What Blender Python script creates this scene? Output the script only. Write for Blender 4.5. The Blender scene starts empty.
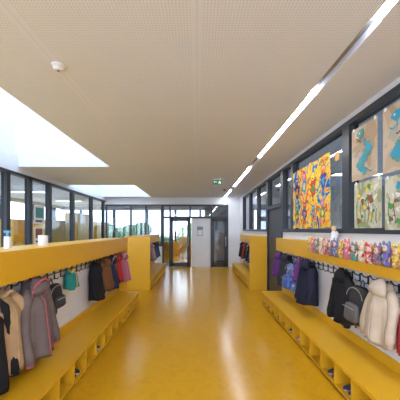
import bpy, bmesh, math, random
from mathutils import Vector, Matrix
random.seed(7)
S = bpy.context.scene
COL = S.collection

# ---------------------------------------------------------------- materials
MATS = {}
def newmat(name):
    m = bpy.data.materials.new(name); m.use_nodes = True
    nt = m.node_tree
    return m, nt, nt.nodes['Principled BSDF']
def mat(name, col, rough=0.5, metal=0.0, var=0.06, scale=8.0, spec=0.5, bump=0.0, bscale=60):
    if name in MATS: return MATS[name]
    m, nt, b = newmat(name)
    tc = nt.nodes.new('ShaderNodeTexCoord')
    no = nt.nodes.new('ShaderNodeTexNoise'); no.inputs['Scale'].default_value = scale
    no.inputs['Detail'].default_value = 4
    nt.links.new(tc.outputs['Object'], no.inputs['Vector'])
    mx = nt.nodes.new('ShaderNodeMix'); mx.data_type = 'RGBA'
    mx.inputs[6].default_value = (*[max(0, c*(1-var)) for c in col], 1)
    mx.inputs[7].default_value = (*[min(1, c*(1+var)) for c in col], 1)
    nt.links.new(no.outputs['Fac'], mx.inputs[0])
    nt.links.new(mx.outputs[2], b.inputs['Base Color'])
    b.inputs['Roughness'].default_value = rough
    b.inputs['Metallic'].default_value = metal
    b.inputs['Specular IOR Level'].default_value = spec
    if bump > 0:
        n2 = nt.nodes.new('ShaderNodeTexNoise'); n2.inputs['Scale'].default_value = bscale
        nt.links.new(tc.outputs['Object'], n2.inputs['Vector'])
        bp = nt.nodes.new('ShaderNodeBump'); bp.inputs['Strength'].default_value = bump
        bp.inputs['Distance'].default_value = 0.01
        nt.links.new(n2.outputs['Fac'], bp.inputs['Height'])
        nt.links.new(bp.outputs['Normal'], b.inputs['Normal'])
    MATS[name] = m
    return m
def emat(name, col, st):
    m, nt, b = newmat(name)
    b.inputs['Base Color'].default_value = (*col, 1)
    b.inputs['Emission Color'].default_value = (*col, 1)
    b.inputs['Emission Strength'].default_value = st
    MATS[name] = m
    return m
def glassmat(name, tint, refl=0.05):
    m = bpy.data.materials.new(name); m.use_nodes = True
    nt = m.node_tree; nt.nodes.clear()
    o = nt.nodes.new('ShaderNodeOutputMaterial')
    t = nt.nodes.new('ShaderNodeBsdfTransparent'); t.inputs[0].default_value = (*tint, 1)
    g = nt.nodes.new('ShaderNodeBsdfGlossy'); g.inputs['Roughness'].default_value = 0.02
    lw = nt.nodes.new('ShaderNodeLayerWeight'); lw.inputs['Blend'].default_value = 0.5
    pw = nt.nodes.new('ShaderNodeMath'); pw.operation = 'POWER'; pw.inputs[1].default_value = 5
    nt.links.new(lw.outputs['Facing'], pw.inputs[0])
    mm = nt.nodes.new('ShaderNodeMath'); mm.operation = 'MULTIPLY_ADD'
    mm.inputs[1].default_value = 0.9; mm.inputs[2].default_value = refl; mm.use_clamp = True
    nt.links.new(pw.outputs[0], mm.inputs[0])
    mx = nt.nodes.new('ShaderNodeMixShader')
    nt.links.new(mm.outputs[0], mx.inputs[0]); nt.links.new(t.outputs[0], mx.inputs[1]); nt.links.new(g.outputs[0], mx.inputs[2])
    nt.links.new(mx.outputs[0], o.inputs[0])
    MATS[name] = m
    return m
def rampmat(name, stops, scale=6, kind='NOISE', rough=0.8, dist=1.5, detail=3):
    m, nt, b = newmat(name)
    tc = nt.nodes.new('ShaderNodeTexCoord')
    if kind == 'NOISE':
        n = nt.nodes.new('ShaderNodeTexNoise'); n.inputs['Scale'].default_value = scale
        n.inputs['Distortion'].default_value = dist; n.inputs['Detail'].default_value = detail
        src = n.outputs['Fac']
    else:
        n = nt.nodes.new('ShaderNodeTexVoronoi'); n.inputs['Scale'].default_value = scale
        sp = nt.nodes.new('ShaderNodeSeparateColor')
        nt.links.new(n.outputs['Color'], sp.inputs[0]); src = sp.outputs[0]
    nt.links.new(tc.outputs['Object'], n.inputs['Vector'])
    r = nt.nodes.new('ShaderNodeValToRGB'); r.color_ramp.interpolation = 'CONSTANT' if kind != 'SMOOTH' else 'LINEAR'
    els = r.color_ramp.elements
    while len(els) > 1: els.remove(els[-1])
    els[0].position = stops[0][0]; els[0].color = (*stops[0][1], 1)
    for p, c in stops[1:]:
        e = els.new(p); e.color = (*c, 1)
    nt.links.new(src, r.inputs[0]); nt.links.new(r.outputs[0], b.inputs['Base Color'])
    b.inputs['Roughness'].default_value = rough
    MATS[name] = m
    return m

YEL = mat('yellow_laminate', (0.76, 0.42, 0.006), 0.38, var=0.03)
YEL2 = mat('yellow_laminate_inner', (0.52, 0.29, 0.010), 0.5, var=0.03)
WHITE = mat('white_paint', (0.80, 0.81, 0.83), 0.6, var=0.02)
PANEL = mat('white_panel', (0.80, 0.81, 0.84), 0.35, var=0.02)
DARK = mat('anthracite_frame', (0.026, 0.028, 0.033), 0.4, var=0.1)
BLACK = mat('black_metal', (0.015, 0.015, 0.016), 0.4, var=0.1)
GREY = mat('grey_concrete', (0.35, 0.35, 0.34), 0.8, var=0.1)
GLASS = glassmat('window_glass', (0.95, 0.97, 0.97), 0.04)
GLASSR = glassmat('window_glass_dim', (0.72, 0.75, 0.74), 0.10)
GLASSE = glassmat('window_glass_tinted', (0.48, 0.51, 0.53), 0.10)
LIGHT = emat('light_strip_diffuser', (1.0, 0.96, 0.92), 30)
PAPER = mat('paper', (0.8, 0.79, 0.77), 0.8, var=0.04)

def ceilmat():
    m, nt, b = newmat('perforated_ceiling_panel')
    tc = nt.nodes.new('ShaderNodeTexCoord'); sx = nt.nodes.new('ShaderNodeSeparateXYZ')
    nt.links.new(tc.outputs['Object'], sx.inputs[0])
    def M(op, a, bb=None, c=None):
        n = nt.nodes.new('ShaderNodeMath'); n.operation = op
        for i, v in enumerate((a, bb, c)):
            if v is None: continue
            if isinstance(v, (int, float)): n.inputs[i].default_value = v
            else: nt.links.new(v, n.inputs[i])
        return n.outputs[0]
    P = 0.022
    X = sx.outputs[0]; Y = sx.outputs[1]
    fx = M('SUBTRACT', M('FRACT', M('DIVIDE', M('ADD', X, 100.0), P)), 0.5)
    fy = M('SUBTRACT', M('FRACT', M('DIVIDE', M('ADD', Y, 100.0), P)), 0.5)
    d = M('SQRT', M('ADD', M('MULTIPLY', fx, fx), M('MULTIPLY', fy, fy)))
    dot = M('LESS_THAN', d, 0.22)
    px = M('ABSOLUTE', M('SUBTRACT', M('FRACT', M('DIVIDE', M('ADD', X, 100.8), 1.2)), 0.5))
    py = M('ABSOLUTE', M('SUBTRACT', M('FRACT', M('DIVIDE', M('ADD', Y, 100.0), 2.4)), 0.5))
    inx = M('LESS_THAN', px, 0.465); iny = M('LESS_THAN', py, 0.485)
    dots = M('MULTIPLY', dot, M('MULTIPLY', inx, iny))
    seam = M('MAXIMUM', M('GREATER_THAN', px, 0.4975), M('GREATER_THAN', py, 0.4988))
    k = M('MAXIMUM', M('MULTIPLY', dots, 0.22), M('MULTIPLY', seam, 0.16))
    mx = nt.nodes.new('ShaderNodeMix'); mx.data_type = 'RGBA'
    mx.inputs[6].default_value = (0.80, 0.85, 0.98, 1); mx.inputs[7].default_value = (0.1, 0.1, 0.11, 1)
    nt.links.new(k, mx.inputs[0]); nt.links.new(mx.outputs[2], b.inputs['Base Color'])
    b.inputs['Roughness'].default_value = 0.75
    return m
CEIL = ceilmat()
def floormat():
    m, nt, b = newmat('yellow_linoleum')
    tc = nt.nodes.new('ShaderNodeTexCoord')
    n = nt.nodes.new('ShaderNodeTexNoise'); n.inputs['Scale'].default_value = 9; n.inputs['Detail'].default_value = 8
    n.inputs['Distortion'].default_value = 1.2
    n2 = nt.nodes.new('ShaderNodeTexNoise'); n2.inputs['Scale'].default_value = 90; n2.inputs['Detail'].default_value = 2
    nt.links.new(tc.outputs['Object'], n.inputs['Vector']); nt.links.new(tc.outputs['Object'], n2.inputs['Vector'])
    a = nt.nodes.new('ShaderNodeMath'); a.operation = 'ADD'
    nt.links.new(n.outputs['Fac'], a.inputs[0]); nt.links.new(n2.outputs['Fac'], a.inputs[1])
    r = nt.nodes.new('ShaderNodeValToRGB')
    r.color_ramp.elements[0].position = 0.75; r.color_ramp.elements[0].color = (0.56, 0.285, 0.003, 1)
    r.color_ramp.elements[1].position = 1.25; r.color_ramp.elements[1].color = (0.64, 0.34, 0.005, 1)
    nt.links.new(a.outputs[0], r.inputs[0]); nt.links.new(r.outputs[0], b.inputs['Base Color'])
    b.inputs['Roughness'].default_value = 0.2
    b.inputs['Specular IOR Level'].default_value = 0.32
    return m
FLOOR = floormat()

# ---------------------------------------------------------------- mesh helpers
class MB:
    def __init__(s, name): s.name = name; s.bm = bmesh.new(); s.mats = []
    def mi(s, m):
        if m not in s.mats: s.mats.append(m)
        return s.mats.index(m)
    def box(s, x0, x1, y0, y1, z0, z1, m, bev=0.0):
        if x0 > x1: x0, x1 = x1, x0
        if y0 > y1: y0, y1 = y1, y0
        t = bmesh.new()
        bmesh.ops.create_cube(t, size=1)
        for v in t.verts:
            v.co = Vector(((x0+x1)/2 + v.co.x*(x1-x0), (y0+y1)/2 + v.co.y*(y1-y0), (z0+z1)/2 + v.co.z*(z1-z0)))
        if bev > 0:
            bmesh.ops.bevel(t, geom=t.edges[:], offset=bev, segments=3, affect='EDGES', profile=0.5)
        s.merge(t, m)
    def merge(s, t, m, smooth=False):
        i = s.mi(m); mp = {}
        for v in t.verts: mp[v] = s.bm.verts.new(v.co)
        for f in t.faces:
            try:
                nf = s.bm.faces.new([mp[v] for v in f.verts]); nf.material_index = i; nf.smooth = smooth
            except ValueError: pass
        t.free()
    def rings(s, rings, m, cap=True, smooth=True):
        i = s.mi(m); vr = []
        for r in rings: vr.append([s.bm.verts.new(Vector(p)) for p in r])
        n = len(vr[0])
        for a, b in zip(vr[:-1], vr[1:]):
            for k in range(n):
                f = s.bm.faces.new([a[k], a[(k+1) % n], b[(k+1) % n], b[k]]); f.material_index = i; f.smooth = smooth
        if cap:
            for r in (vr[0], vr[-1]):
                f = s.bm.faces.new(r); f.material_index = i; f.smooth = smooth
    def poly(s, pts, m):
        f = s.bm.faces.new([s.bm.verts.new(Vector(p)) for p in pts]); f.material_index = s.mi(m)
    def tube(s, pts, rad, m, n=8):
        pts = [Vector(p) for p in pts]
        if not isinstance(rad, (list, tuple)): rad = [rad]*len(pts)
        rs = []
        for k, p in enumerate(pts):
            d = (pts[min(k+1, len(pts)-1)] - pts[max(k-1, 0)]).normalized()
            up = Vector((0, 0, 1)) if abs(d.z) < 0.9 else Vector((1, 0, 0))
            a = d.cross(up).normalized(); b = d.cross(a).normalized()
            rs.append([p + (a*math.cos(2*math.pi*j/n) + b*math.sin(2*math.pi*j/n))*rad[k] for j in range(n)])
        s.rings(rs, m)
    def ell(s, c, r, m, seg=14, rg=9):
        t = bmesh.new(); bmesh.ops.create_uvsphere(t, u_segments=seg, v_segments=rg, radius=1)
        for v in t.verts: v.co = Vector((c[0]+v.co.x*r[0], c[1]+v.co.y*r[1], c[2]+v.co.z*r[2]))
        s.merge(t, m, True)
    def cyl(s, c, r, h, m, n=20, r2=None):
        r2 = r if r2 is None else r2
        s.rings([[(c[0]+rr*math.cos(2*math.pi*j/n), c[1]+rr*math.sin(2*math.pi*j/n), z) for j in range(n)] for rr, z in ((r, c[2]), (r2, c[2]+h))], m, smooth=False)
    def done(s, parent=None):
        bmesh.ops.recalc_face_normals(s.bm, faces=s.bm.faces[:])
        me = bpy.data.meshes.new(s.name); s.bm.to_mesh(me); s.bm.free()
        for m in s.mats: me.materials.append(m)
        o = bpy.data.objects.new(s.name, me); COL.objects.link(o)
        if parent: o.parent = parent
        return o
def empty(name):
    e = bpy.data.objects.new(name, None); COL.objects.link(e); return e

# ---------------------------------------------------------------- dimensions
XL, XR = -3.95, 1.85          # outer walls (left glazing, right glazing)
XP = -1.70                    # left partition face
XW = -1.93                    # skylight opening edge
H = 3.0
Y0, Y1 = -3.0, 11.5
YB = 16.0

# floor
f = MB('floor'); f.box(XL, XR+0.1, Y0-0.2, YB+0.2, -0.2, 0.0, FLOOR)
CF = mat('classroom_floor_grey', (0.55, 0.55, 0.55), 0.5)
f.box(-8.2, XL, Y0-0.2, YB+0.2, -0.2, 0.0, CF); f.box(XR+0.1, 6.2, Y0-0.2, YB+0.2, -0.2, 0.0, CF); f.done()
g = MB('ground'); g.box(-60, 60, -60, 90, -0.5, -0.25, mat('ground_paving', (0.5, 0.5, 0.5), 0.9)); g.done()
# ceiling
c = MB('ceiling')
LX0, LX1 = 1.15, 1.235   # light groove
c.box(XW, LX0, Y0-0.2, YB, H, H+0.25, CEIL)
c.box(LX1, 6.2, Y0-0.2, YB, H, H+0.25, CEIL)
c.box(LX0, LX1, Y0-0.2, YB, H+0.06, H+0.25, mat('groove_grey', (0.28, 0.27, 0.26), 0.7))
c.box(-8.2, XW, 5.9, 8.3, H, H+0.25, WHITE)
c.box(-8.2, XW, 11.2, YB, H, H+0.25, WHITE)
c.box(-8.2, XL-0.1, Y0-0.2, 5.9, H, H+0.25, WHITE)
c.box(-8.2, XL-0.1, 8.3, 11.2, H, H+0.25, WHITE)
c.done()
# skylight wells
def well(ya, yb, top):
    w = MB('skylight_well')
    t = 0.12
    w.box(XW, XW+t, ya-t, yb+t, H+0.25, top, WHITE)
    w.box(XL-0.1-t, XL-0.1, ya-t, yb+t, H+0.25, top, WHITE)
    w.box(XL-0.1, XW, ya-t, ya, H+0.25, top, WHITE)
    w.box(XL-0.1, XW, yb, yb+t, H+0.25, top, WHITE)
    w.done()
    g = MB('skylight_glazing')
    for k in range(int((yb-ya)/1.2)+1):
        y = ya + k*(yb-ya)/int((yb-ya)/1.2)
        g.box(XL-0.1, XW, y-0.03, y+0.03, top, top+0.08, WHITE)
    g.box(XL-0.1-t, XW+t, ya-t, yb+t, top+0.08, top+0.1, GLASSR)
    for x in (XL-0.1-t, XW): g.box(x, x+t, ya-t, yb+t, top, top+0.08, WHITE)
    g.done()
well(-1.5, 5.9, 5.2); well(8.3, 11.2, 4.4)

# ceiling light strips
for a, b in ((-0.6, 1.78), (2.78, 5.15), (6.2, 8.6), (9.65, 12.0), (-3.0, -1.6)):
    l = MB('ceiling_light_strip')
    l.box(LX0+0.008, LX1-0.008, a, b, H+0.004, H+0.06, LIGHT)
    l.box(LX0, LX0+0.008, a, b, H-0.001, H+0.06, mat('aluminium', (0.5, 0.5, 0.5), 0.35, 0.6))
    l.box(LX1-0.008, LX1, a, b, H-0.001, H+0.06, MATS['aluminium'])
    l.done()
# added fill lamps, put in to brighten the classrooms behind the glass
CL = emat('classroom_fill_glow', (1.0, 0.97, 0.92), 6)
for x in (-6.0, 3.9):
    for y in (0.5, 3.5, 6.5, 9.5, 12.5):
        l = MB('classroom_fill_lamp')
        l.box(x-0.6, x+0.6, y-0.15, y+0.15, H-0.05, H, WHITE)
        l.box(x-0.57, x+0.57, y-0.12, y+0.12, H-0.056, H-0.05, CL)
        l.done()
# smoke detector
d = MB('smoke_detector'); d.cyl((-1.18, 2.27, H-0.018), 0.055, 0.018, WHITE, 24); d.cyl((-1.18, 2.27, H-0.045), 0.032, 0.027, WHITE, 24, 0.046)
d.cyl((-1.18, 2.27, H-0.05), 0.012, 0.006, GREY, 12); d.done()
# exit sign
e = MB('exit_sign')
GRN = emat('exit_green', (0.02, 0.22, 0.09), 0.1); WH = emat('exit_white', (0.9, 1, 0.9), 0.4)
e.box(0.42, 0.66, 7.0, 7.04, 2.80, 2.92, GRN, 0.004)
e.box(0.40, 0.68, 6.995, 7.045, 2.92, 2.94, WHITE); e.tube([(0.47, 7.02, 2.94), (0.47, 7.02, 3.0)], 0.006, WHITE); e.tube([(0.61, 7.02, 2.94), (0.61, 7.02, 3.0)], 0.006, WHITE)
e.box(0.45, 0.53, 6.996, 7.0, 2.855, 2.868, WH); e.box(0.445, 0.46, 6.996, 7.0, 2.84, 2.883, WH)
e.box(0.57, 0.62, 6.996, 7.0, 2.83, 2.87, WH); e.box(0.588, 0.604, 6.996, 7.0, 2.875, 2.895, WH); e.box(0.56, 0.58, 6.996, 7.0, 2.815, 2.835, WH); e.box(0.61, 0.63, 6.996, 7.0, 2.815, 2.84, WH)
e.done()
d = MB('motion_sensor'); d.cyl((0.95, 9.2, H-0.03), 0.05, 0.03, BLACK, 20); d.ell((0.95, 9.2, H-0.035), (0.03, 0.03, 0.02), DARK); d.done()

# ---------------------------------------------------------------- right wall
WT = 0.12
SILL = 1.56; HEAD = 2.92
DA, DB = 5.75, 6.95       # door bay
w = MB('wall_right')
w.box(XR, XR+WT, Y0, DA, 0, SILL-0.001, WHITE)
w.box(XR, XR+WT, Y0, DA, HEAD, H, WHITE)
w.box(XR, XR+WT, DB, YB, 0, SILL-0.001, WHITE)
w.box(XR, XR+WT, DA, YB, HEAD, H, WHITE)
w.box(XR, XR+WT, 10.6, YB, SILL, HEAD, WHITE)
w.done()
def window(name, X, ya, yb, z0, z1, posts, gm, side=-1, fr=0.06, prot=0.03, transom=None):
    m = MB(name)
    xa, xb = (X-prot, X+0.09) if side < 0 else (X-0.09, X+prot)
    m.box(xa, xb, ya, yb, z0, z0+fr, DARK); m.box(xa, xb, ya, yb, z1-fr, z1, DARK)
    for p, wd in posts: m.box(xa-0.001, xb+0.001, p-wd/2, p+wd/2, z0, z1, DARK)
    if transom: m.box(xa, xb, ya, yb, transom-0.02, transom+0.02, DARK)
    xm = (xa+xb)/2
    m.box(xm-0.004, xm+0.004, ya, yb, z0+0.02, z1-0.02, gm)
    m.done()
window('window_1', XR, Y0, DA, SILL, HEAD, [(Y0+0.05, .08), (-0.9, .1), (1.2, .1), (3.27, .15), (5.12, .1), (DA-0.05, .1)], GLASSR)
window('window_2', XR, DB, 10.6, SILL, HEAD, [(DB+0.05, .12), (8.1, .08), (9.3, .08), (10.55, .1)], GLASSR)
# door bay
d = MB('door_1')
d.box(XR-0.03, XR+0.09, DA, DA+0.07, 0, HEAD, DARK); d.box(XR-0.03, XR+0.09, DB-0.07, DB, 0, HEAD, DARK)
d.box(XR-0.03, XR+0.09, DA, DB, 2.12, 2.2, DARK); d.box(XR-0.03, XR+0.09, DA, DB, HEAD-0.06, HEAD, DARK)
d.box(XR+0.01, XR+0.06, DA+0.07, DB-0.07, 0.01, 2.12, mat('door_grey', (0.06, 0.063, 0.07), 0.5))
d.box(XR+0.03, XR+0.04, DA+0.07, DB-0.07, 2.2, HEAD-0.06, GLASSR)
d.tube([(XR+0.01, DA+0.16, 1.05), (XR-0.05, DA+0.16, 1.05), (XR-0.05, DA+0.3, 1.05)], 0.01, MATS['aluminium'])
d.done()
# classroom behind the right wall
r = MB('classroom_right_wall')
GW = mat('classroom_paint', (0.55, 0.54, 0.52), 0.8)
r.box(6.0, 6.2, Y0-0.2, YB, 0, 1.0, GW); r.box(6.0, 6.2, Y0-0.2, YB, 2.2, H, GW)
for y in range(-3, 17, 2): r.box(6.0, 6.2, y-0.6, y+0.6, 1.0, 2.2, GW)
r.box(XR+WT, 6.0, 8.6, 8.7, 0, H, GW)
r.done()

# ---------------------------------------------------------------- left wall (glazed)
w = MB('wall_left')
w.box(XL-0.1, XL, Y0, YB, 0, 1.0, WHITE)
w.box(XL-0.1, XL, Y0, 5.9, 2.86, H+0.25, WHITE)
w.box(XL-0.1, XL, 5.9, YB, 2.86, H, WHITE)
w.done()
posts = [(y, .11) for y in (-2.9, -1.6, -0.2, 1.2, 2.6, 4.02, 5.55, 6.3, 7.15, 8.5, 10.0, 11.3)]
window('window_3', XL, Y0, 11.5, 1.0, 2.86, posts, GLASSR, side=1)
lw = MB('classroom_left_wall')
lw.box(-8.2, -8.0, Y0-0.2, YB, 0, 0.9, GW); lw.box(-8.2, -8.0, Y0-0.2, YB, 2.85, H, GW)
for y in range(-3, 17, 2): lw.box(-8.2, -8.0, y-0.14, y+0.14, 0.9, 2.85, DARK)
lw.box(-8.2, -8.0, Y0, YB, 2.0, 2.08, DARK)
lw.done()
for xf, ya, yb, hh in ((-6.9, 2.6, 3.9, 1.9), (-4.9, 8.9, 10.3, 1.95), (-4.9, 10.9, 12.6, 2.3), (-4.9, 13.0, 14.6, 2.0), (-6.4, 14.2, 15.8, 2.0), (-6.9, 10.0, 12.0, 2.0)):
    k = MB('classroom_cupboard')
    k.box(xf-0.5, xf, ya, yb, 0.05, hh, YEL); k.box(xf-0.45, xf-0.05, ya+0.05, yb-0.05, 0, 0.05, DARK)
    n = max(2, round((yb-ya)/0.5))
    for i in range(n):
        y = ya+(yb-ya)*i/n
        k.box(xf, xf+0.02, y+0.01, y+(yb-ya)/n-0.01, 0.08, hh-0.03, YEL)
        k.box(xf+0.02, xf+0.035, y+0.04, y+0.055, 1.0, 1.15, BLACK)
    k.done()

# ---------------------------------------------------------------- back wall
b = MB('wall_back')
b.box(-8.2, 6.2, Y0-0.2, Y0, 0, 0.9, WHITE); b.box(-8.2, 6.2, Y0-0.2, Y0, 2.8, H, WHITE)
for xa, xb in ((-8.2, -7.5), (-4.1, -3.8), (-1.5, -1.3), (1.6, 2.2), (5.4, 6.2)): b.box(xa, xb, Y0-0.2, Y0, 0.9, 2.8, WHITE)
b.done()

# ---------------------------------------------------------------- end screen
w = MB('wall_end')
w.box(XL, -1.5, Y1, Y1+0.12, 0, 0.9, WHITE)
w.box(XL, XR, Y1, Y1+0.12, 2.70, H, WHITE)
w.box(1.34, XR, Y1, Y1+0.12, 0, 2.70, WHITE)
w.box(-0.24, 0.60, Y1+0.02, Y1+0.10, 0, 2.10, WHITE)
w.done()
s = MB('window_4')
s.box(XL, -1.5, Y1-0.03, Y1+0.1, 0.9, 0.96, DARK); s.box(XL, -1.5, Y1-0.03, Y1+0.1, 2.64, 2.70, DARK)
for x in (XL+0.03, -2.85, -2.2, -1.53): s.box(x-0.03, x+0.03, Y1-0.031, Y1+0.101, 0.9, 2.7, DARK)
s.box(XL, -1.5, Y1+0.03, Y1+0.04, 0.93, 2.67, GLASSE)
s.done()
s = MB('window_5')
s.box(-1.5, 1.34, Y1-0.03, Y1+0.1, 2.62, 2.70, DARK); s.box(-1.5, 1.34, Y1-0.03, Y1+0.1, 2.10, 2.18, DARK)
for x in (-1.46, -1.16, -0.30, 0.62, 1.31): s.box(x-0.035, x+0.035, Y1-0.031, Y1+0.101, 0.0, 2.7, DARK)
s.box(-1.5, 1.34, Y1+0.03, Y1+0.04, 2.14, 2.66, GLASSE)
s.box(-1.46, -1.16, Y1+0.03, Y1+0.04, 0.0, 2.14, GLASSE)
s.done()
def glazed_door(name, xa, xb, gm):
    d = MB(name); t = 0.09
    d.box(xa, xa+t, Y1, Y1+0.06, 0.01, 2.1, DARK); d.box(xb-t, xb, Y1, Y1+0.06, 0.01, 2.1, DARK)
    d.box(xa, xb, Y1, Y1+0.06, 0.01, 0.2, DARK); d.box(xa, xb, Y1, Y1+0.06, 1.98, 2.1, DARK)
    d.box(xa+t, xb-t, Y1+0.02, Y1+0.03, 0.2, 1.98, gm)
    d.tube([(xb-0.04, Y1, 0.9), (xb-0.04, Y1-0.05, 0.9), (xb-0.04, Y1-0.05, 1.3), (xb-0.04, Y1, 1.3)], 0.012, MATS['aluminium'])
    d.done()
glazed_door('door_2', -1.125, -0.335, GLASSR)
glazed_door('door_3', 0.655, 1.275, GLASSE)
n = MB('notice_poster'); n.box(0.0, 0.26, Y1+0.008, Y1+0.02, 1.35, 1.75, mat('notice_blue', (0.25, 0.32, 0.42), 0.6))
n.box(0.02, 0.24, Y1+0.004, Y1+0.008, 1.37, 1.6, PAPER); n.done()
v = MB('wall_vestibule')
v.box(-8.2, 6.2, YB, YB+0.2, 0, 0.9, YEL); v.box(-8.2, 6.2, YB, YB+0.2, 2.8, H, WHITE)
for x in (-7, -5, -3, -1.3, 0.2, 2.5, 5): v.box(x-0.06, x+0.06, YB, YB+0.2, 0.9, 2.8, DARK)
v.box(0.4, 3.0, 14.0, 14.1, 0, H, WHITE)
v.done()
k = MB('storage_cabinet')
k.box(-1.0, -0.35, 14.9, 15.3, 0.05, 1.25, YEL); k.box(-0.97, -0.38, 14.93, 15.27, 0, 0.05, DARK)
for i in range(2): k.box(-0.99+0.325*i, -0.69+0.325*i, 14.88, 14.9, 0.08, 1.22, YEL); k.box(-0.72+0.07*i, -0.71+0.07*i, 14.865, 14.88, 0.6, 0.75, BLACK)
k.done()
# hedge outside
hm = rampmat('hedge_leaves', [(0, (0.04, 0.08, 0.03)), (0.45, (0.08, 0.15, 0.05)), (0.55, (0.15, 0.24, 0.08))], 12)
hd = MB('hedge')
for i in range(60):
    hd.ell((-14+random.random()*24, 24+random.random()*2, 0.1+random.random()*1.6), (0.9, 0.7, 0.7), hm, 10, 7)
hd.done()

# ---------------------------------------------------------------- furniture
def shoe(m, x, y, s, mt):
    rs = []
    for t, w_, h_ in ((0, 0.02, 0.05), (0.1, 0.027, 0.075), (0.4, 0.028, 0.075), (0.6, 0.032, 0.05), (0.85, 0.032, 0.038), (1, 0.015, 0.025)):
        rs.append([(x+s*0.17*t, y+w_*math.cos(2*math.pi*j/12), 0.0525+h_*(0.5+0.5*math.sin(2*math.pi*j/12))) for j in range(12)])
    m.rings(rs, mt)
    m.box(x, x+s*0.17, y-0.028, y+0.028, 0.052, 0.064, PAPER, 0.004)
def cubby_bench(side, ya, yb):
    m = MB('cubby_bench')
    back = XP+0.019 if side < 0 else XR-0.019
    front = -1.24 if side < 0 else 1.39
    s = 1 if side < 0 else -1       # direction from wall to front
    T = 0.022; SH = 0.30
    m.box(back, front+s*0.015, ya, yb, SH-0.03, SH, YEL)
    m.box(back, front-s*0.0, ya, yb, 0.03, 0.03+T, YEL)
    m.box(back, front-s*0.04, ya+0.02, yb-0.02, 0.0, 0.03, DARK)
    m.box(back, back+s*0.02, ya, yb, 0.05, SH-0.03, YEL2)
    m.box(back, back+s*0.018, ya, yb, SH, SH+0.10, YEL)
    n = round((yb-ya)/0.30)
    for i in range(n+1):
        y = ya + (yb-ya-T)*i/n
        m.box(back, front, y, y+T, 0.03, SH-0.03, YEL)
    o = m.done()
    shc = [mat('shoe_navy', (.03, .04, .12), .6), mat('shoe_pink', (.5, .12, .2), .6), mat('shoe_black', (.02, .02, .02), .6), mat('shoe_grey', (.25, .25, .27), .6)]
    for i in range(n):
        if random.random() < 0.45 and ya < 5:
            y = ya + (yb-ya-T)*(i+0.5)/n
            k = MB('pair_of_shoes'); mt = random.choice(shc)
            for q in (-0.045, 0.045): shoe(k, front-s*0.20, y+q, s, mt)
            k.done(o)
    return o
def hooks(name, side, ya, yb, z):
    m = MB(name)
    X = XP if side < 0 else XR
    X += 0.02 if side < 0 else -0.02
    s = 1 if side < 0 else -1
    n = int((yb-ya)/0.145)
    for i in range(n+1):
        y = ya+0.05+i*0.145
        m.box(X, X+s*0.006, y-0.012, y+0.012, z-0.05, z+0.05, BLACK)
        m.tube([(X, y, z+0.02), (X+s*0.05, y, z+0.03), (X+s*0.075, y, z+0.06)], 0.006, BLACK, 6)
        m.ell((X+s*0.077, y, z+0.063), (0.011, 0.011, 0.011), BLACK, 8, 6)
        m.tube([(X, y, z-0.03), (X+s*0.04, y, z-0.045), (X+s*0.055, y, z-0.02)], 0.006, BLACK, 6)
    return m
def rack(side, ya, yb, zl=1.17, zt=1.43):
    e = empty('coat_rack')
    s = 1 if side < 0 else -1
    X = XP if side < 0 else XR
    fx = -1.49 if side < 0 else 1.69
    m = MB('panel')
    if side < 0:
        m.box(X-0.22, X+0.018, ya, yb, 0.0, zl, PANEL)
        m.box(X-0.235, -1.245, ya-0.02, ya, 0.0, zt, YEL) if ya > 5 else None
        if ya < 5: m.box(X-0.235, fx, yb, yb+0.02, 0.0, zt, YEL)
    else:
        m.box(X-0.018, X-0.0005, ya, yb, 0.40, zl, PANEL)
        if ya > 5: m.box(X-0.0005, 1.40, ya-0.02, ya, 0.0, zt, YEL)
    rz = 1.07
    m.box(X+s*0.018, X+s*0.03, ya, yb, rz+0.045, rz+0.07, PANEL)
    m.done(e)
    m = MB('ledge_box')
    back = X-0.235 if side < 0 else X-0.0005
    m.box(back, fx, ya, yb, zl, zl+0.02, YEL)
    m.box(back, fx, ya, yb, zt-0.022, zt, YEL)
    m.box(fx-s*0.02, fx, ya, yb, zl+0.02, zt-0.022, YEL)
    for y in (ya, yb-0.02): m.box(back, fx-s*0.02, y, y+0.02, zl+0.02, zt-0.022, YEL)
    m.done(e)
    h = hooks('hooks', side, ya+0.06, yb-0.06, rz); h.done(e)
    m = MB('name_labels')
    n = int((yb-ya-0.1)/0.145)
    for i in range(n):
        y = ya+0.11+i*0.145
        if random.random() < 0.75:
            m.box(X+s*0.018, X+s*0.021, y-0.022, y+0.022, zl-0.032-0.01, zl-0.006, random.choice([PAPER, PAPER, mat('label_pink', (.7, .35, .3), .7), mat('label_blue', (.3, .45, .6), .7)]))
    m.done(e)
    return e
for sd in (-1, 1):
    cubby_bench(sd, -0.6, 5.7); rack(sd, -0.6, 5.7)
    cubby_bench(sd, 7.1, 10.5); rack(sd, 7.1, 10.5)

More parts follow.
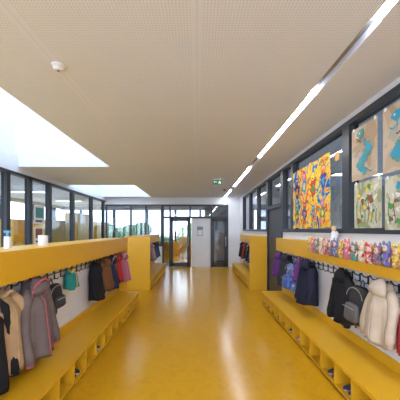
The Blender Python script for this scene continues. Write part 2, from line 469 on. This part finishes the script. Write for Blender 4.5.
# ---------------------------------------------------------------- garments
def frame(side, y, off=0.02):
    X = (XP+off) if side < 0 else (XR-off)
    s = 1 if side < 0 else -1
    return lambda u, v, w: Vector((X+s*v, y+u*s, w))   # u along wall, v out of wall, w height
def sm(t): t = max(0, min(1, t)); return t*t*(3-2*t)
def jacket(side, y, color, L=0.58, W=0.19, D=0.075, top=1.12, hood=True, sleeves=True, trim=None, name='child_jacket', lining=None, v0=0.03, seed=None, matx=None):
    rnd = random.Random(seed if seed is not None else int(y*1000)+side)
    F = frame(side, y, 0.02)
    m = MB(name)
    mt = matx or mat('fabric_%d_%d_%d' % tuple(int(c*255) for c in color), color, 0.85, var=0.18, scale=14, spec=0.2, bump=0.25, bscale=25)
    tm = mat('trim_%d_%d_%d' % tuple(int(c*255) for c in trim), trim, 0.8) if trim else mt
    ph = rnd.random()*6; kf = rnd.choice([5, 6, 7]); n = 36; sway = (rnd.random()-0.5)*0.05
    rings = []
    K = 16
    for i in range(K+1):
        t = i/K
        hw = W*(0.18 + 0.66*sm(t/0.28) + 0.16*t)
        hd = D*(0.35 + 0.5*sm(t/0.3) + 0.25*t)
        z = top - 0.02 - L*t
        r = []
        for j in range(n):
            a = 2*math.pi*j/n
            fold = 1 + (0.05+0.15*t)*math.sin(kf*a+ph+1.5*t) + 0.05*math.sin((kf*2+1)*a-ph)
            u = hw*math.cos(a)*(1+0.04*math.sin(9*t+ph)) + sway*t
            v = max(-hd*0.75, hd*math.sin(a)*fold)
            zz = z + 0.012*math.sin(3*a+ph)*t
            r.append(F(u, v0*0.5+hd*0.75+v, zz))
        rings.append(r)
    last = rings[-1]; cen = sum(last, Vector())/n
    rings.append([cen+(p-cen)*0.9+Vector((0, 0, 0.03)) for p in last])
    m.rings(rings, mt)
    pts = []
    for i in range(2, K+1):
        t = i/K; hd = D*(0.35+0.5*sm(t/0.3)+0.25*t)
        a = math.pi/2; fold = 1 + (0.05+0.15*t)*math.sin(kf*a+ph+1.5*t) + 0.05*math.sin((kf*2+1)*a-ph)
        pts.append(F(sway*t, v0*0.5+hd*0.75+hd*fold+0.001, top-0.02-L*t))
    m.tube(pts, 0.006, tm, 6)
    if sleeves:
        for q in (-1, 1):
            sl = L*(0.80+0.12*rnd.random()); pts = []; rad = []
            for i in range(9):
                t = i/8
                pts.append(F(q*(W*0.55+W*0.48*math.sin(min(t*1.6, 1)*math.pi/2)), v0*0.5+D*(0.7+0.7*t)+0.01*math.sin(7*t+ph), top-0.07-sl*t))
                rad.append((0.062-0.02*t)*(W/0.19)*(1+0.08*math.sin(14*t+ph)) if i > 0 else 0.03)
            m.tube(pts, rad, mt, 12)
            m.tube([pts[-1]+Vector((0, 0, 0.015)), pts[-1]-Vector((0, 0, 0.02))], 0.036*(W/0.19), tm, 12)
    if hood:
        rings = []
        for i in range(8):
            t = i/7; rr = math.sin(math.pi*(0.08+0.84*t))
            rings.append([F(W*0.62*rr*math.cos(2*math.pi*j/14), v0+D*0.6+D*0.95*rr*(0.55+0.5*math.sin(2*math.pi*j/14)), top+0.03-0.2*t) for j in range(14)])
        m.rings(rings, mt)
        if trim: m.tube([F(W*0.6*math.cos(a), v0+D*1.15+0.03*math.sin(a), top-0.09+0.10*math.sin(a)) for a in [math.pi*2*k/16 for k in range(17)]], 0.012, tm, 6)
    else:
        m.tube([F(W*0.3*math.cos(a), v0+D*0.6+D*0.4*math.sin(a), top-0.05-0.02*math.cos(2*a)) for a in [2*math.pi*k/14 for k in range(15)]], 0.018, tm, 8)
    m.tube([F(-0.02, v0+0.01, top-0.03), F(-0.008, v0+0.01, top+0.0), F(0.008, v0+0.01, top+0.0), F(0.02, v0+0.01, top-0.03)], 0.004, tm, 6)
    return m.done()
def bagm(side, y, color, color2, W=0.14, Hh=0.36, D=0.14, top=1.06, name='backpack', matx=None):
    F = frame(side, y, 0.02); m = MB(name)
    a = matx or mat('bag_%d_%d_%d' % tuple(int(c*255) for c in color), color, 0.7, bump=0.2)
    b = mat('bag2_%d_%d_%d' % tuple(int(c*255) for c in color2), color2, 0.7)
    def rr(wd, d0, d1, z0, z1, mt, K=12):
        rings = []
        for i in range(K+1):
            t = i/K; z = z0+(z1-z0)*t
            k = (1-abs(2*t-1)**5)**0.5*0.25+0.75 if 0 < t < 1 else 0.7
            k2 = 1-0.25*t
            r = []
            for j in range(24):
                an = 2*math.pi*j/24; c, s_ = math.cos(an), math.sin(an)
                cu = math.copysign(abs(c)**0.5, c)*wd*k*(1-0.12*t*t); cv = math.copysign(abs(s_)**0.5, s_)
                r.append(F(cu, (d0+d1)/2+cv*(d1-d0)/2*k*k2 - (1-k2)*(d1-d0)/2, z))
            rings.append(r)
        m.rings(rings, mt)
    zt = top-0.07
    rr(W, 0.03, 0.03+D, zt-Hh, zt, a)
    rr(W*0.78, 0.02+D*0.9, 0.03+D*1.35, zt-Hh*0.92, zt-Hh*0.45, b)
    m.tube([F(-W*0.7, 0.035+D*1.3, zt-Hh*0.55), F(0, 0.045+D*1.33, zt-Hh*0.53), F(W*0.7, 0.035+D*1.3, zt-Hh*0.55)], 0.004, mat('zip_grey', (.4, .4, .4), .5), 6)
    m.tube([F(W*0.93*math.cos(q), 0.03+D*0.85, zt-Hh*0.3+Hh*0.27*math.sin(q)) for q in [math.pi*k/10 for k in range(11)]], 0.004, MATS['zip_grey'], 6)
    m.tube([F(-0.03, 0.05, zt-0.01), F(-0.022, 0.045, top-0.02), F(0, 0.045, top-0.003), F(0.022, 0.045, top-0.02), F(0.03, 0.05, zt-0.01)], 0.007, b, 6)
    for q in (-1, 1):
        m.tube([F(q*W*0.35, 0.05, zt-0.02), F(q*W*0.9, 0.03+D*0.2, zt-Hh*0.3), F(q*W*1.1, 0.04+D*0.1, zt-Hh*0.7), F(q*W*1.0, 0.03, zt-Hh-0.1), F(q*W*0.8, 0.05, zt-Hh+0.03)], 0.011, b, 8)
    return m.done()

# left row
jacket(-1, 1.98, (0.02, 0.02, 0.025), L=0.72, W=0.20, D=0.11, seed=1, hood=False)
jacket(-1, 2.22, (0.50, 0.34, 0.18), L=0.66, W=0.17, D=0.10, seed=2, hood=False)
jacket(-1, 2.56, (0.18, 0.145, 0.135), L=0.70, W=0.21, D=0.13, seed=3, trim=(0.55, 0.12, 0.16))
bagm(-1, 2.98, (0.018, 0.018, 0.022), (0.03, 0.03, 0.035), W=0.14, Hh=0.27, D=0.11, name='shoulder_bag')
jacket(-1, 3.42, (0.04, 0.25, 0.23), L=0.24, W=0.12, D=0.07, sleeves=False, hood=False, seed=5, trim=(0.7, 0.45, 0.05), name='drawstring_bag')
jacket(-1, 4.20, (0.018, 0.018, 0.02), L=0.58, W=0.16, D=0.10, seed=6, hood=False)
jacket(-1, 4.52, (0.20, 0.09, 0.04), L=0.50, W=0.18, D=0.12, seed=7)
jacket(-1, 4.82, (0.03, 0.035, 0.07), L=0.55, W=0.17, D=0.13, seed=8, trim=(0.4, 0.3, 0.2))
jacket(-1, 5.10, (0.45, 0.03, 0.03), L=0.48, W=0.17, D=0.13, seed=9)
jacket(-1, 5.42, (0.42, 0.14, 0.22), L=0.52, W=0.18, D=0.16, seed=10, trim=(0.6, 0.4, 0.42))
# right row
jacket(1, 2.22, (0.32, 0.03, 0.035), L=0.44, W=0.09, D=0.07, sleeves=False, hood=False, seed=11, top=1.02, name='drawstring_bag')
jacket(1, 2.48, (0.56, 0.46, 0.34), L=0.54, W=0.17, D=0.11, seed=12)
bagm(1, 2.87, (0.03, 0.03, 0.032), (0.13, 0.13, 0.13), W=0.15, Hh=0.40, D=0.13)
jacket(1, 3.18, (0.018, 0.018, 0.02), L=0.58, W=0.18, D=0.09, seed=13)
jacket(1, 4.12, (0.022, 0.024, 0.045), L=0.62, W=0.2, D=0.13, seed=14)
PL = rampmat('plaid_blue', [(0, (0.04, 0.08, 0.28)), (0.4, (0.10, 0.2, 0.45)), (0.7, (0.3, 0.2, 0.45)), (0.85, (0.5, 0.55, 0.7))], 30, 'VORONOI')
jacket(1, 4.45, (0.16, 0.05, 0.20), L=0.36, W=0.13, D=0.10, seed=24)
bagm(1, 4.78, (0.05, 0.1, 0.3), (0.08, 0.14, 0.45), W=0.2, Hh=0.46, D=0.19, matx=PL)
jacket(1, 5.12, (0.035, 0.035, 0.04), L=0.55, W=0.17, D=0.13, seed=15)
jacket(1, 5.45, (0.12, 0.04, 0.20), L=0.42, W=0.17, D=0.14, seed=16)
cols = [(0.02, 0.02, 0.03), (0.40, 0.04, 0.04), (0.55, 0.18, 0.25), (0.05, 0.08, 0.25), (0.3, 0.3, 0.3), (0.5, 0.4, 0.3), (0.04, 0.04, 0.04), (0.08, 0.22, 0.28)]
for sd in (-1, 1):
    y = 7.35; i = 0
    while y < 10.3:
        cc = cols[(i*3+sd*2) % 8] if sd < 0 else cols[[0, 6, 3, 0, 4, 6, 1, 0][i % 8]]
        jacket(sd, y, cc, L=0.44+0.1*random.random(), W=0.16, D=0.11+0.04*random.random(), seed=50+i+sd)
        y += 0.31+0.06*random.random(); i += 1

# ---------------------------------------------------------------- artworks on right glass
xg = XR-0.035
PA = {k: mat('poster_paint_'+k, c, 0.8, var=0.15, scale=20) for k, c in dict(blue=(0.02, 0.08, 0.38), sky=(0.05, 0.32, 0.48), red=(0.62, 0.04, 0.02), green=(0.08, 0.30, 0.07), orange=(0.85, 0.28, 0.02), yellow=(0.88, 0.60, 0.03), black=(0.02, 0.02, 0.03), pink=(0.75, 0.25, 0.32), brown=(0.25, 0.11, 0.04), white=(0.75, 0.72, 0.65), teal=(0.10, 0.30, 0.28)).items()}
def blob(m, y, z, ry, rz, mt, lay, wob=0.15, n=18, rot=0.0, ph=0.0):
    x = xg-0.006-0.0006*lay
    pts = []
    for j in range(n):
        a = 2*math.pi*j/n; k = 1+wob*math.sin(3*a+ph)+wob*0.5*math.sin(5*a+2*ph)
        u = ry*k*math.cos(a); v = rz*k*math.sin(a)
        pts.append((x, y+u*math.cos(rot)-v*math.sin(rot), z+u*math.sin(rot)+v*math.cos(rot)))
    m.poly(pts, mt)
def stroke(m, pts, wd, mt, lay):
    x = xg-0.006-0.0006*lay
    for (a, b), (c, d) in zip(pts[:-1], pts[1:]):
        dx, dz = c-a, d-b; L = math.hypot(dx, dz) or 1; nx, nz = -dz/L*wd, dx/L*wd
        m.poly([(x, a+nx, b+nz), (x, c+nx, d+nz), (x, c-nx, d-nz), (x, a-nx, b-nz)], mt)
def creature(m, y, z, s, c1, c2, c3, ph):
    blob(m, y, z, 0.13*s, 0.17*s, PA['black'], 1, ph=ph); blob(m, y, z, 0.115*s, 0.155*s, PA[c1], 2, ph=ph)
    blob(m, y, z-0.02*s, 0.06*s, 0.08*s, PA[c3], 3, ph=ph+1)
    for q in (-1, 1):
        blob(m, y+q*0.15*s, z+0.05*s, 0.08*s, 0.025*s, PA[c2], 3, rot=q*0.7, ph=ph)
        blob(m, y+q*0.07*s, z-0.22*s, 0.028*s, 0.08*s, PA[c2], 3, rot=q*0.2)
        blob(m, y+q*0.08*s, z+0.32*s, 0.03*s, 0.05*s, PA[c2], 2, rot=-q*0.4)
    blob(m, y, z+0.22*s, 0.105*s, 0.10*s, PA['black'], 4, 0.05, ph=ph); blob(m, y, z+0.22*s, 0.092*s, 0.088*s, PA[c2], 5, 0.05, ph=ph)
    for q in (-1, 1):
        blob(m, y+q*0.035*s, z+0.245*s, 0.022*s, 0.026*s, PA['white'], 6, 0); blob(m, y+q*0.035*s, z+0.24*s, 0.010*s, 0.013*s, PA['black'], 7, 0)
    blob(m, y, z+0.18*s, 0.04*s, 0.012*s, PA['red'], 6, 0)
stops = [(0, (0.02, 0.07, 0.40)), (0.38, (0.03, 0.35, 0.5)), (0.43, (0.88, 0.50, 0.02)), (0.50, (0.9, 0.60, 0.03)), (0.55, (0.85, 0.30, 0.03)), (0.59, (0.6, 0.05, 0.02)), (0.63, (0.08, 0.4, 0.08)), (0.68, (0.85, 0.6, 0.05))]
ART = rampmat('mural_paint', stops, 3.4, dist=1.8, detail=2)
a = MB('children_mural')
NU, NV = 24, 16
ya, yb, za, zb = 3.62, 5.02, 1.63, 2.66
grid = []
for i in range(NU+1):
    row = []
    for j in range(NV+1):
        u = i/NU; v = j/NV
        yy = ya+(yb-ya)*u + (0.01*math.sin(v*19+3) if i in (0, NU) else 0)
        zz = za+(zb-za)*v + (0.008*math.sin(u*17)+0.006*math.sin(u*31) if j in (0, NV) else 0)
        row.append(a.bm.verts.new((xg-0.0045, yy, zz)))
    grid.append(row)
k = a.mi(ART)
for i in range(NU):
    for j in range(NV):
        ff = a.bm.faces.new([grid[i][j], grid[i+1][j], grid[i+1][j+1], grid[i][j+1]]); ff.material_index = k
for (y, z, s_, c1, c2, c3, ph) in ((3.82, 2.32, 0.7, 'blue', 'orange', 'sky', 0), (4.16, 2.26, 0.8, 'red', 'yellow', 'green', 1), (4.5, 2.34, 0.7, 'sky', 'pink', 'yellow', 2), (4.82, 2.3, 0.75, 'black', 'blue', 'orange', 6), (3.84, 1.86, 0.55, 'green', 'pink', 'yellow', 3), (4.15, 1.82, 0.5, 'orange', 'sky', 'blue', 4), (4.48, 1.87, 0.6, 'blue', 'red', 'orange', 5), (4.82, 1.84, 0.55, 'brown', 'green', 'yellow', 7)):
    creature(a, y, z, s_, c1, c2, c3, ph)
rnd = random.Random(3)
for i in range(26):
    y = ya+0.08+rnd.random()*(yb-ya-0.16); z = za+0.08+rnd.random()*(zb-za-0.16)
    stroke(a, [(y+0.02*q-0.03, z+0.025*math.sin(q*1.7+i)) for q in range(4)], 0.007, PA[rnd.choice(['black', 'blue', 'black', 'red', 'yellow'])], 8+i % 4)
a.done()
TAN = rampmat('kraft_painted', [(0, (0.40, 0.28, 0.16)), (0.42, (0.50, 0.37, 0.24)), (0.56, (0.55, 0.44, 0.30)), (0.66, (0.42, 0.38, 0.28))], 3, dist=0.8, detail=2)
CRM = rampmat('cream_painted', [(0, (0.30, 0.34, 0.16)), (0.42, (0.52, 0.48, 0.30)), (0.52, (0.60, 0.57, 0.44)), (0.62, (0.40, 0.42, 0.22))], 4, dist=1.2, detail=2)
def drawing(y1, y2, z1, z2, q, c):
    p = MB('childs_drawing')
    p.box(xg-0.003, xg, y1, y2, z1, z2, TAN if q == 0 else CRM)
    for yy in (y1+0.02, y2-0.05): p.box(xg-0.004, xg-0.003, yy, yy+0.03, z2-0.02, z2+0.012, PAPER)
    cy, cz = (y1+y2)/2, (z1+z2)/2
    rnd = random.Random(int(y1*100)+int(z1*37))
    if q == 0:
        # standing painted figure seen from the side, curved brush lines around it
        pts = [(cy+0.07*math.sin(t*0.9)-0.02, z1+0.08+0.045*t) for t in range(10)]
        for k_, (a_, b_) in enumerate(pts): blob(p, a_, b_, 0.04+0.035*math.sin(k_*0.55), 0.045, PA[c[k_ % 2]], 1+k_ % 3, 0.2, ph=k_)
        blob(p, pts[-1][0], pts[-1][1]+0.02, 0.06, 0.05, PA[c[0]], 5, 0.12, ph=1); blob(p, pts[-1][0]+0.02, pts[-1][1]+0.03, 0.012, 0.012, PA['white'], 6, 0)
        for i in range(6):
            y0, z0 = y1+0.06+rnd.random()*(y2-y1-0.2), z1+0.08+rnd.random()*(z2-z1-0.16)
            stroke(p, [(y0+0.025*t, z0+0.03*math.sin(t*0.8+i)) for t in range(5)], 0.006, PA[c[i % 3]], 7+i % 3)
    else:
        for i in range(22):
            y = y1+0.06+rnd.random()*(y2-y1-0.12); z = z1+0.07+rnd.random()*(z2-z1-0.14)
            blob(p, y, z, 0.018+0.03*rnd.random(), 0.012+0.02*rnd.random(), PA[rnd.choice(c)], i % 6, 0.2, rot=rnd.random()*3, ph=rnd.random()*6)
        for i in range(6):
            y = y1+0.06+i*0.065; stroke(p, [(y+0.012*math.sin(t+i), z1+0.05+0.05*t) for t in range(4+i % 3)], 0.006, PA['green' if i % 2 else 'brown'], 7)
    p.done()
drawing(2.68, 3.12, 2.16, 2.75, 0, ('teal', 'sky', 'brown')); drawing(2.62, 3.07, 1.62, 2.13, 1, ('green', 'yellow', 'white', 'brown'))
drawing(2.14, 2.60, 2.14, 2.76, 0, ('sky', 'teal', 'black')); drawing(2.12, 2.57, 1.60, 2.10, 1, ('green', 'sky', 'brown', 'white'))
drawing(1.62, 2.06, 2.16, 2.76, 0, ('red', 'orange', 'blue')); drawing(1.62, 2.04, 1.62, 2.12, 1, ('green', 'red', 'sky', 'yellow'))
p = MB('sticky_note'); p.box(xg-0.003, xg, 3.4, 3.5, 2.5, 2.6, mat('note_orange', (.7, .4, .1), .7)); p.done()
# posters on the left glazing
for y1, y2, z1, z2, cc in ((6.42, 6.85, 1.75, 2.2, 'teal'), (6.42, 6.8, 1.25, 1.68, 'brown')):
    p = MB('window_poster'); p.box(XL+0.031, XL+0.034, y1, y2, z1, z2, PAPER)
    p.box(XL+0.034, XL+0.036, y1+0.05, y2-0.05, z1+0.15, z2-0.05, PA[cc]); p.box(XL+0.034, XL+0.036, y1+0.05, y2-0.1, z1+0.05, z1+0.09, PA['black']); p.done()

# ---------------------------------------------------------------- puppets on right ledge
pc = [(0.6, 0.05, 0.04), (0.75, 0.7, 0.6), (0.06, 0.35, 0.3), (0.7, 0.18, 0.25), (0.75, 0.5, 0.05), (0.2, 0.12, 0.42), (0.35, 0.2, 0.1)]
y = 1.75; i = 0
while y < 4.0:
    m = MB('paper_bag_puppet'); fx = 1.69
    c1 = pc[i % 7]; c2 = pc[(i*3+1) % 7]
    A = rampmat('puppet_%d' % i, [(0, c1), (0.5, c2), (0.56, c1), (0.62, (0.8, 0.75, 0.7))], 28, dist=0.5)
    hw = 0.048; hh = random.uniform(-0.012, 0.02)
    rings = []
    for t, wd, dp in ((0, 0.9, 0.035), (0.15, 1, 0.05), (0.5, 0.95, 0.05), (0.6, 0.7, 0.035), (0.66, 0.85, 0.045), (0.85, 0.9, 0.045), (1.0, 0.6, 0.02)):
        z = 1.275+(0.19+hh)*t
        rings.append([(fx-0.0005-dp*(0.5+0.5*math.sin(2*math.pi*j/14)), y+hw*wd*math.cos(2*math.pi*j/14), z) for j in range(14)])
    m.rings(rings, A)
    sk = mat('puppet_face', (0.75, 0.5, 0.36), 0.8)
    m.ell((fx-0.04, y, 1.42+hh), (0.014, 0.03, 0.028), sk, 10, 8)
    for q in (-1, 1):
        m.ell((fx-0.054, y+q*0.012, 1.428+hh), (0.004, 0.005, 0.005), BLACK, 6, 5)
        m.ell((fx-0.025, y+q*0.034, 1.465+hh), (0.012, 0.013, 0.022 if i % 2 else 0.035), A, 8, 6)
        m.tube([(fx-0.03, y+q*0.04, 1.39), (fx-0.05, y+q*0.052, 1.35), (fx-0.055, y+q*0.042, 1.33)], 0.008, A, 6)
    m.done()
    y += 0.112+random.random()*0.02; i += 1
m = MB('paper_angel_figure'); yy = 3.45; xx = 1.77
m.cyl((xx, yy, 1.43), 0.06, 0.16, PAPER, 20, 0.015); m.ell((xx, yy, 1.615), (0.03, 0.03, 0.033), MATS['puppet_face'])
for q in (-1, 1): m.ell((xx+0.01, yy+q*0.05, 1.55), (0.006, 0.045, 0.035), PAPER)
m.ell((xx, yy, 1.635), (0.032, 0.032, 0.02), mat('hair_yellow', (.7, .5, .15), .8)); m.done()
# things on left ledge
m = MB('paper_towel_roll'); m.cyl((-1.72, 2.98, 1.43), 0.05, 0.11, PAPER, 24); m.cyl((-1.72, 2.98, 1.54), 0.018, 0.004, GREY, 12); m.done()
m = MB('spray_bottle'); m.cyl((-1.74, 2.45, 1.43), 0.03, 0.11, PAPER, 20, 0.028); m.cyl((-1.74, 2.45, 1.54), 0.012, 0.035, mat('bottle_blue', (.1, .3, .5), .4), 12); m.box(-1.77, -1.715, 2.438, 2.462, 1.575, 1.595, MATS['bottle_blue'], 0.004); m.done()

# ---------------------------------------------------------------- world, camera
W = bpy.data.worlds.new('world'); S.world = W; W.use_nodes = True
bg = W.node_tree.nodes['Background']; bg.inputs[0].default_value = (0.86, 0.90, 1.0, 1); bg.inputs[1].default_value = 7.5
cam = bpy.data.cameras.new('camera'); co = bpy.data.objects.new('camera', cam); COL.objects.link(co)
co.location = (0, 0, 1.6); co.rotation_euler = (math.radians(90), 0, 0)
cam.lens = 24; cam.sensor_width = 36; cam.shift_x = 0.0075; cam.shift_y = 0.075; cam.clip_start = 0.05
S.camera = co
S.view_settings.view_transform = 'Standard'
S.view_settings.look = 'None'
S.view_settings.exposure = 0.38
try:
    S.view_settings.use_white_balance = True
    S.view_settings.white_balance_temperature = 5600
    S.view_settings.white_balance_tint = 10
except Exception as ex:
    print(ex)
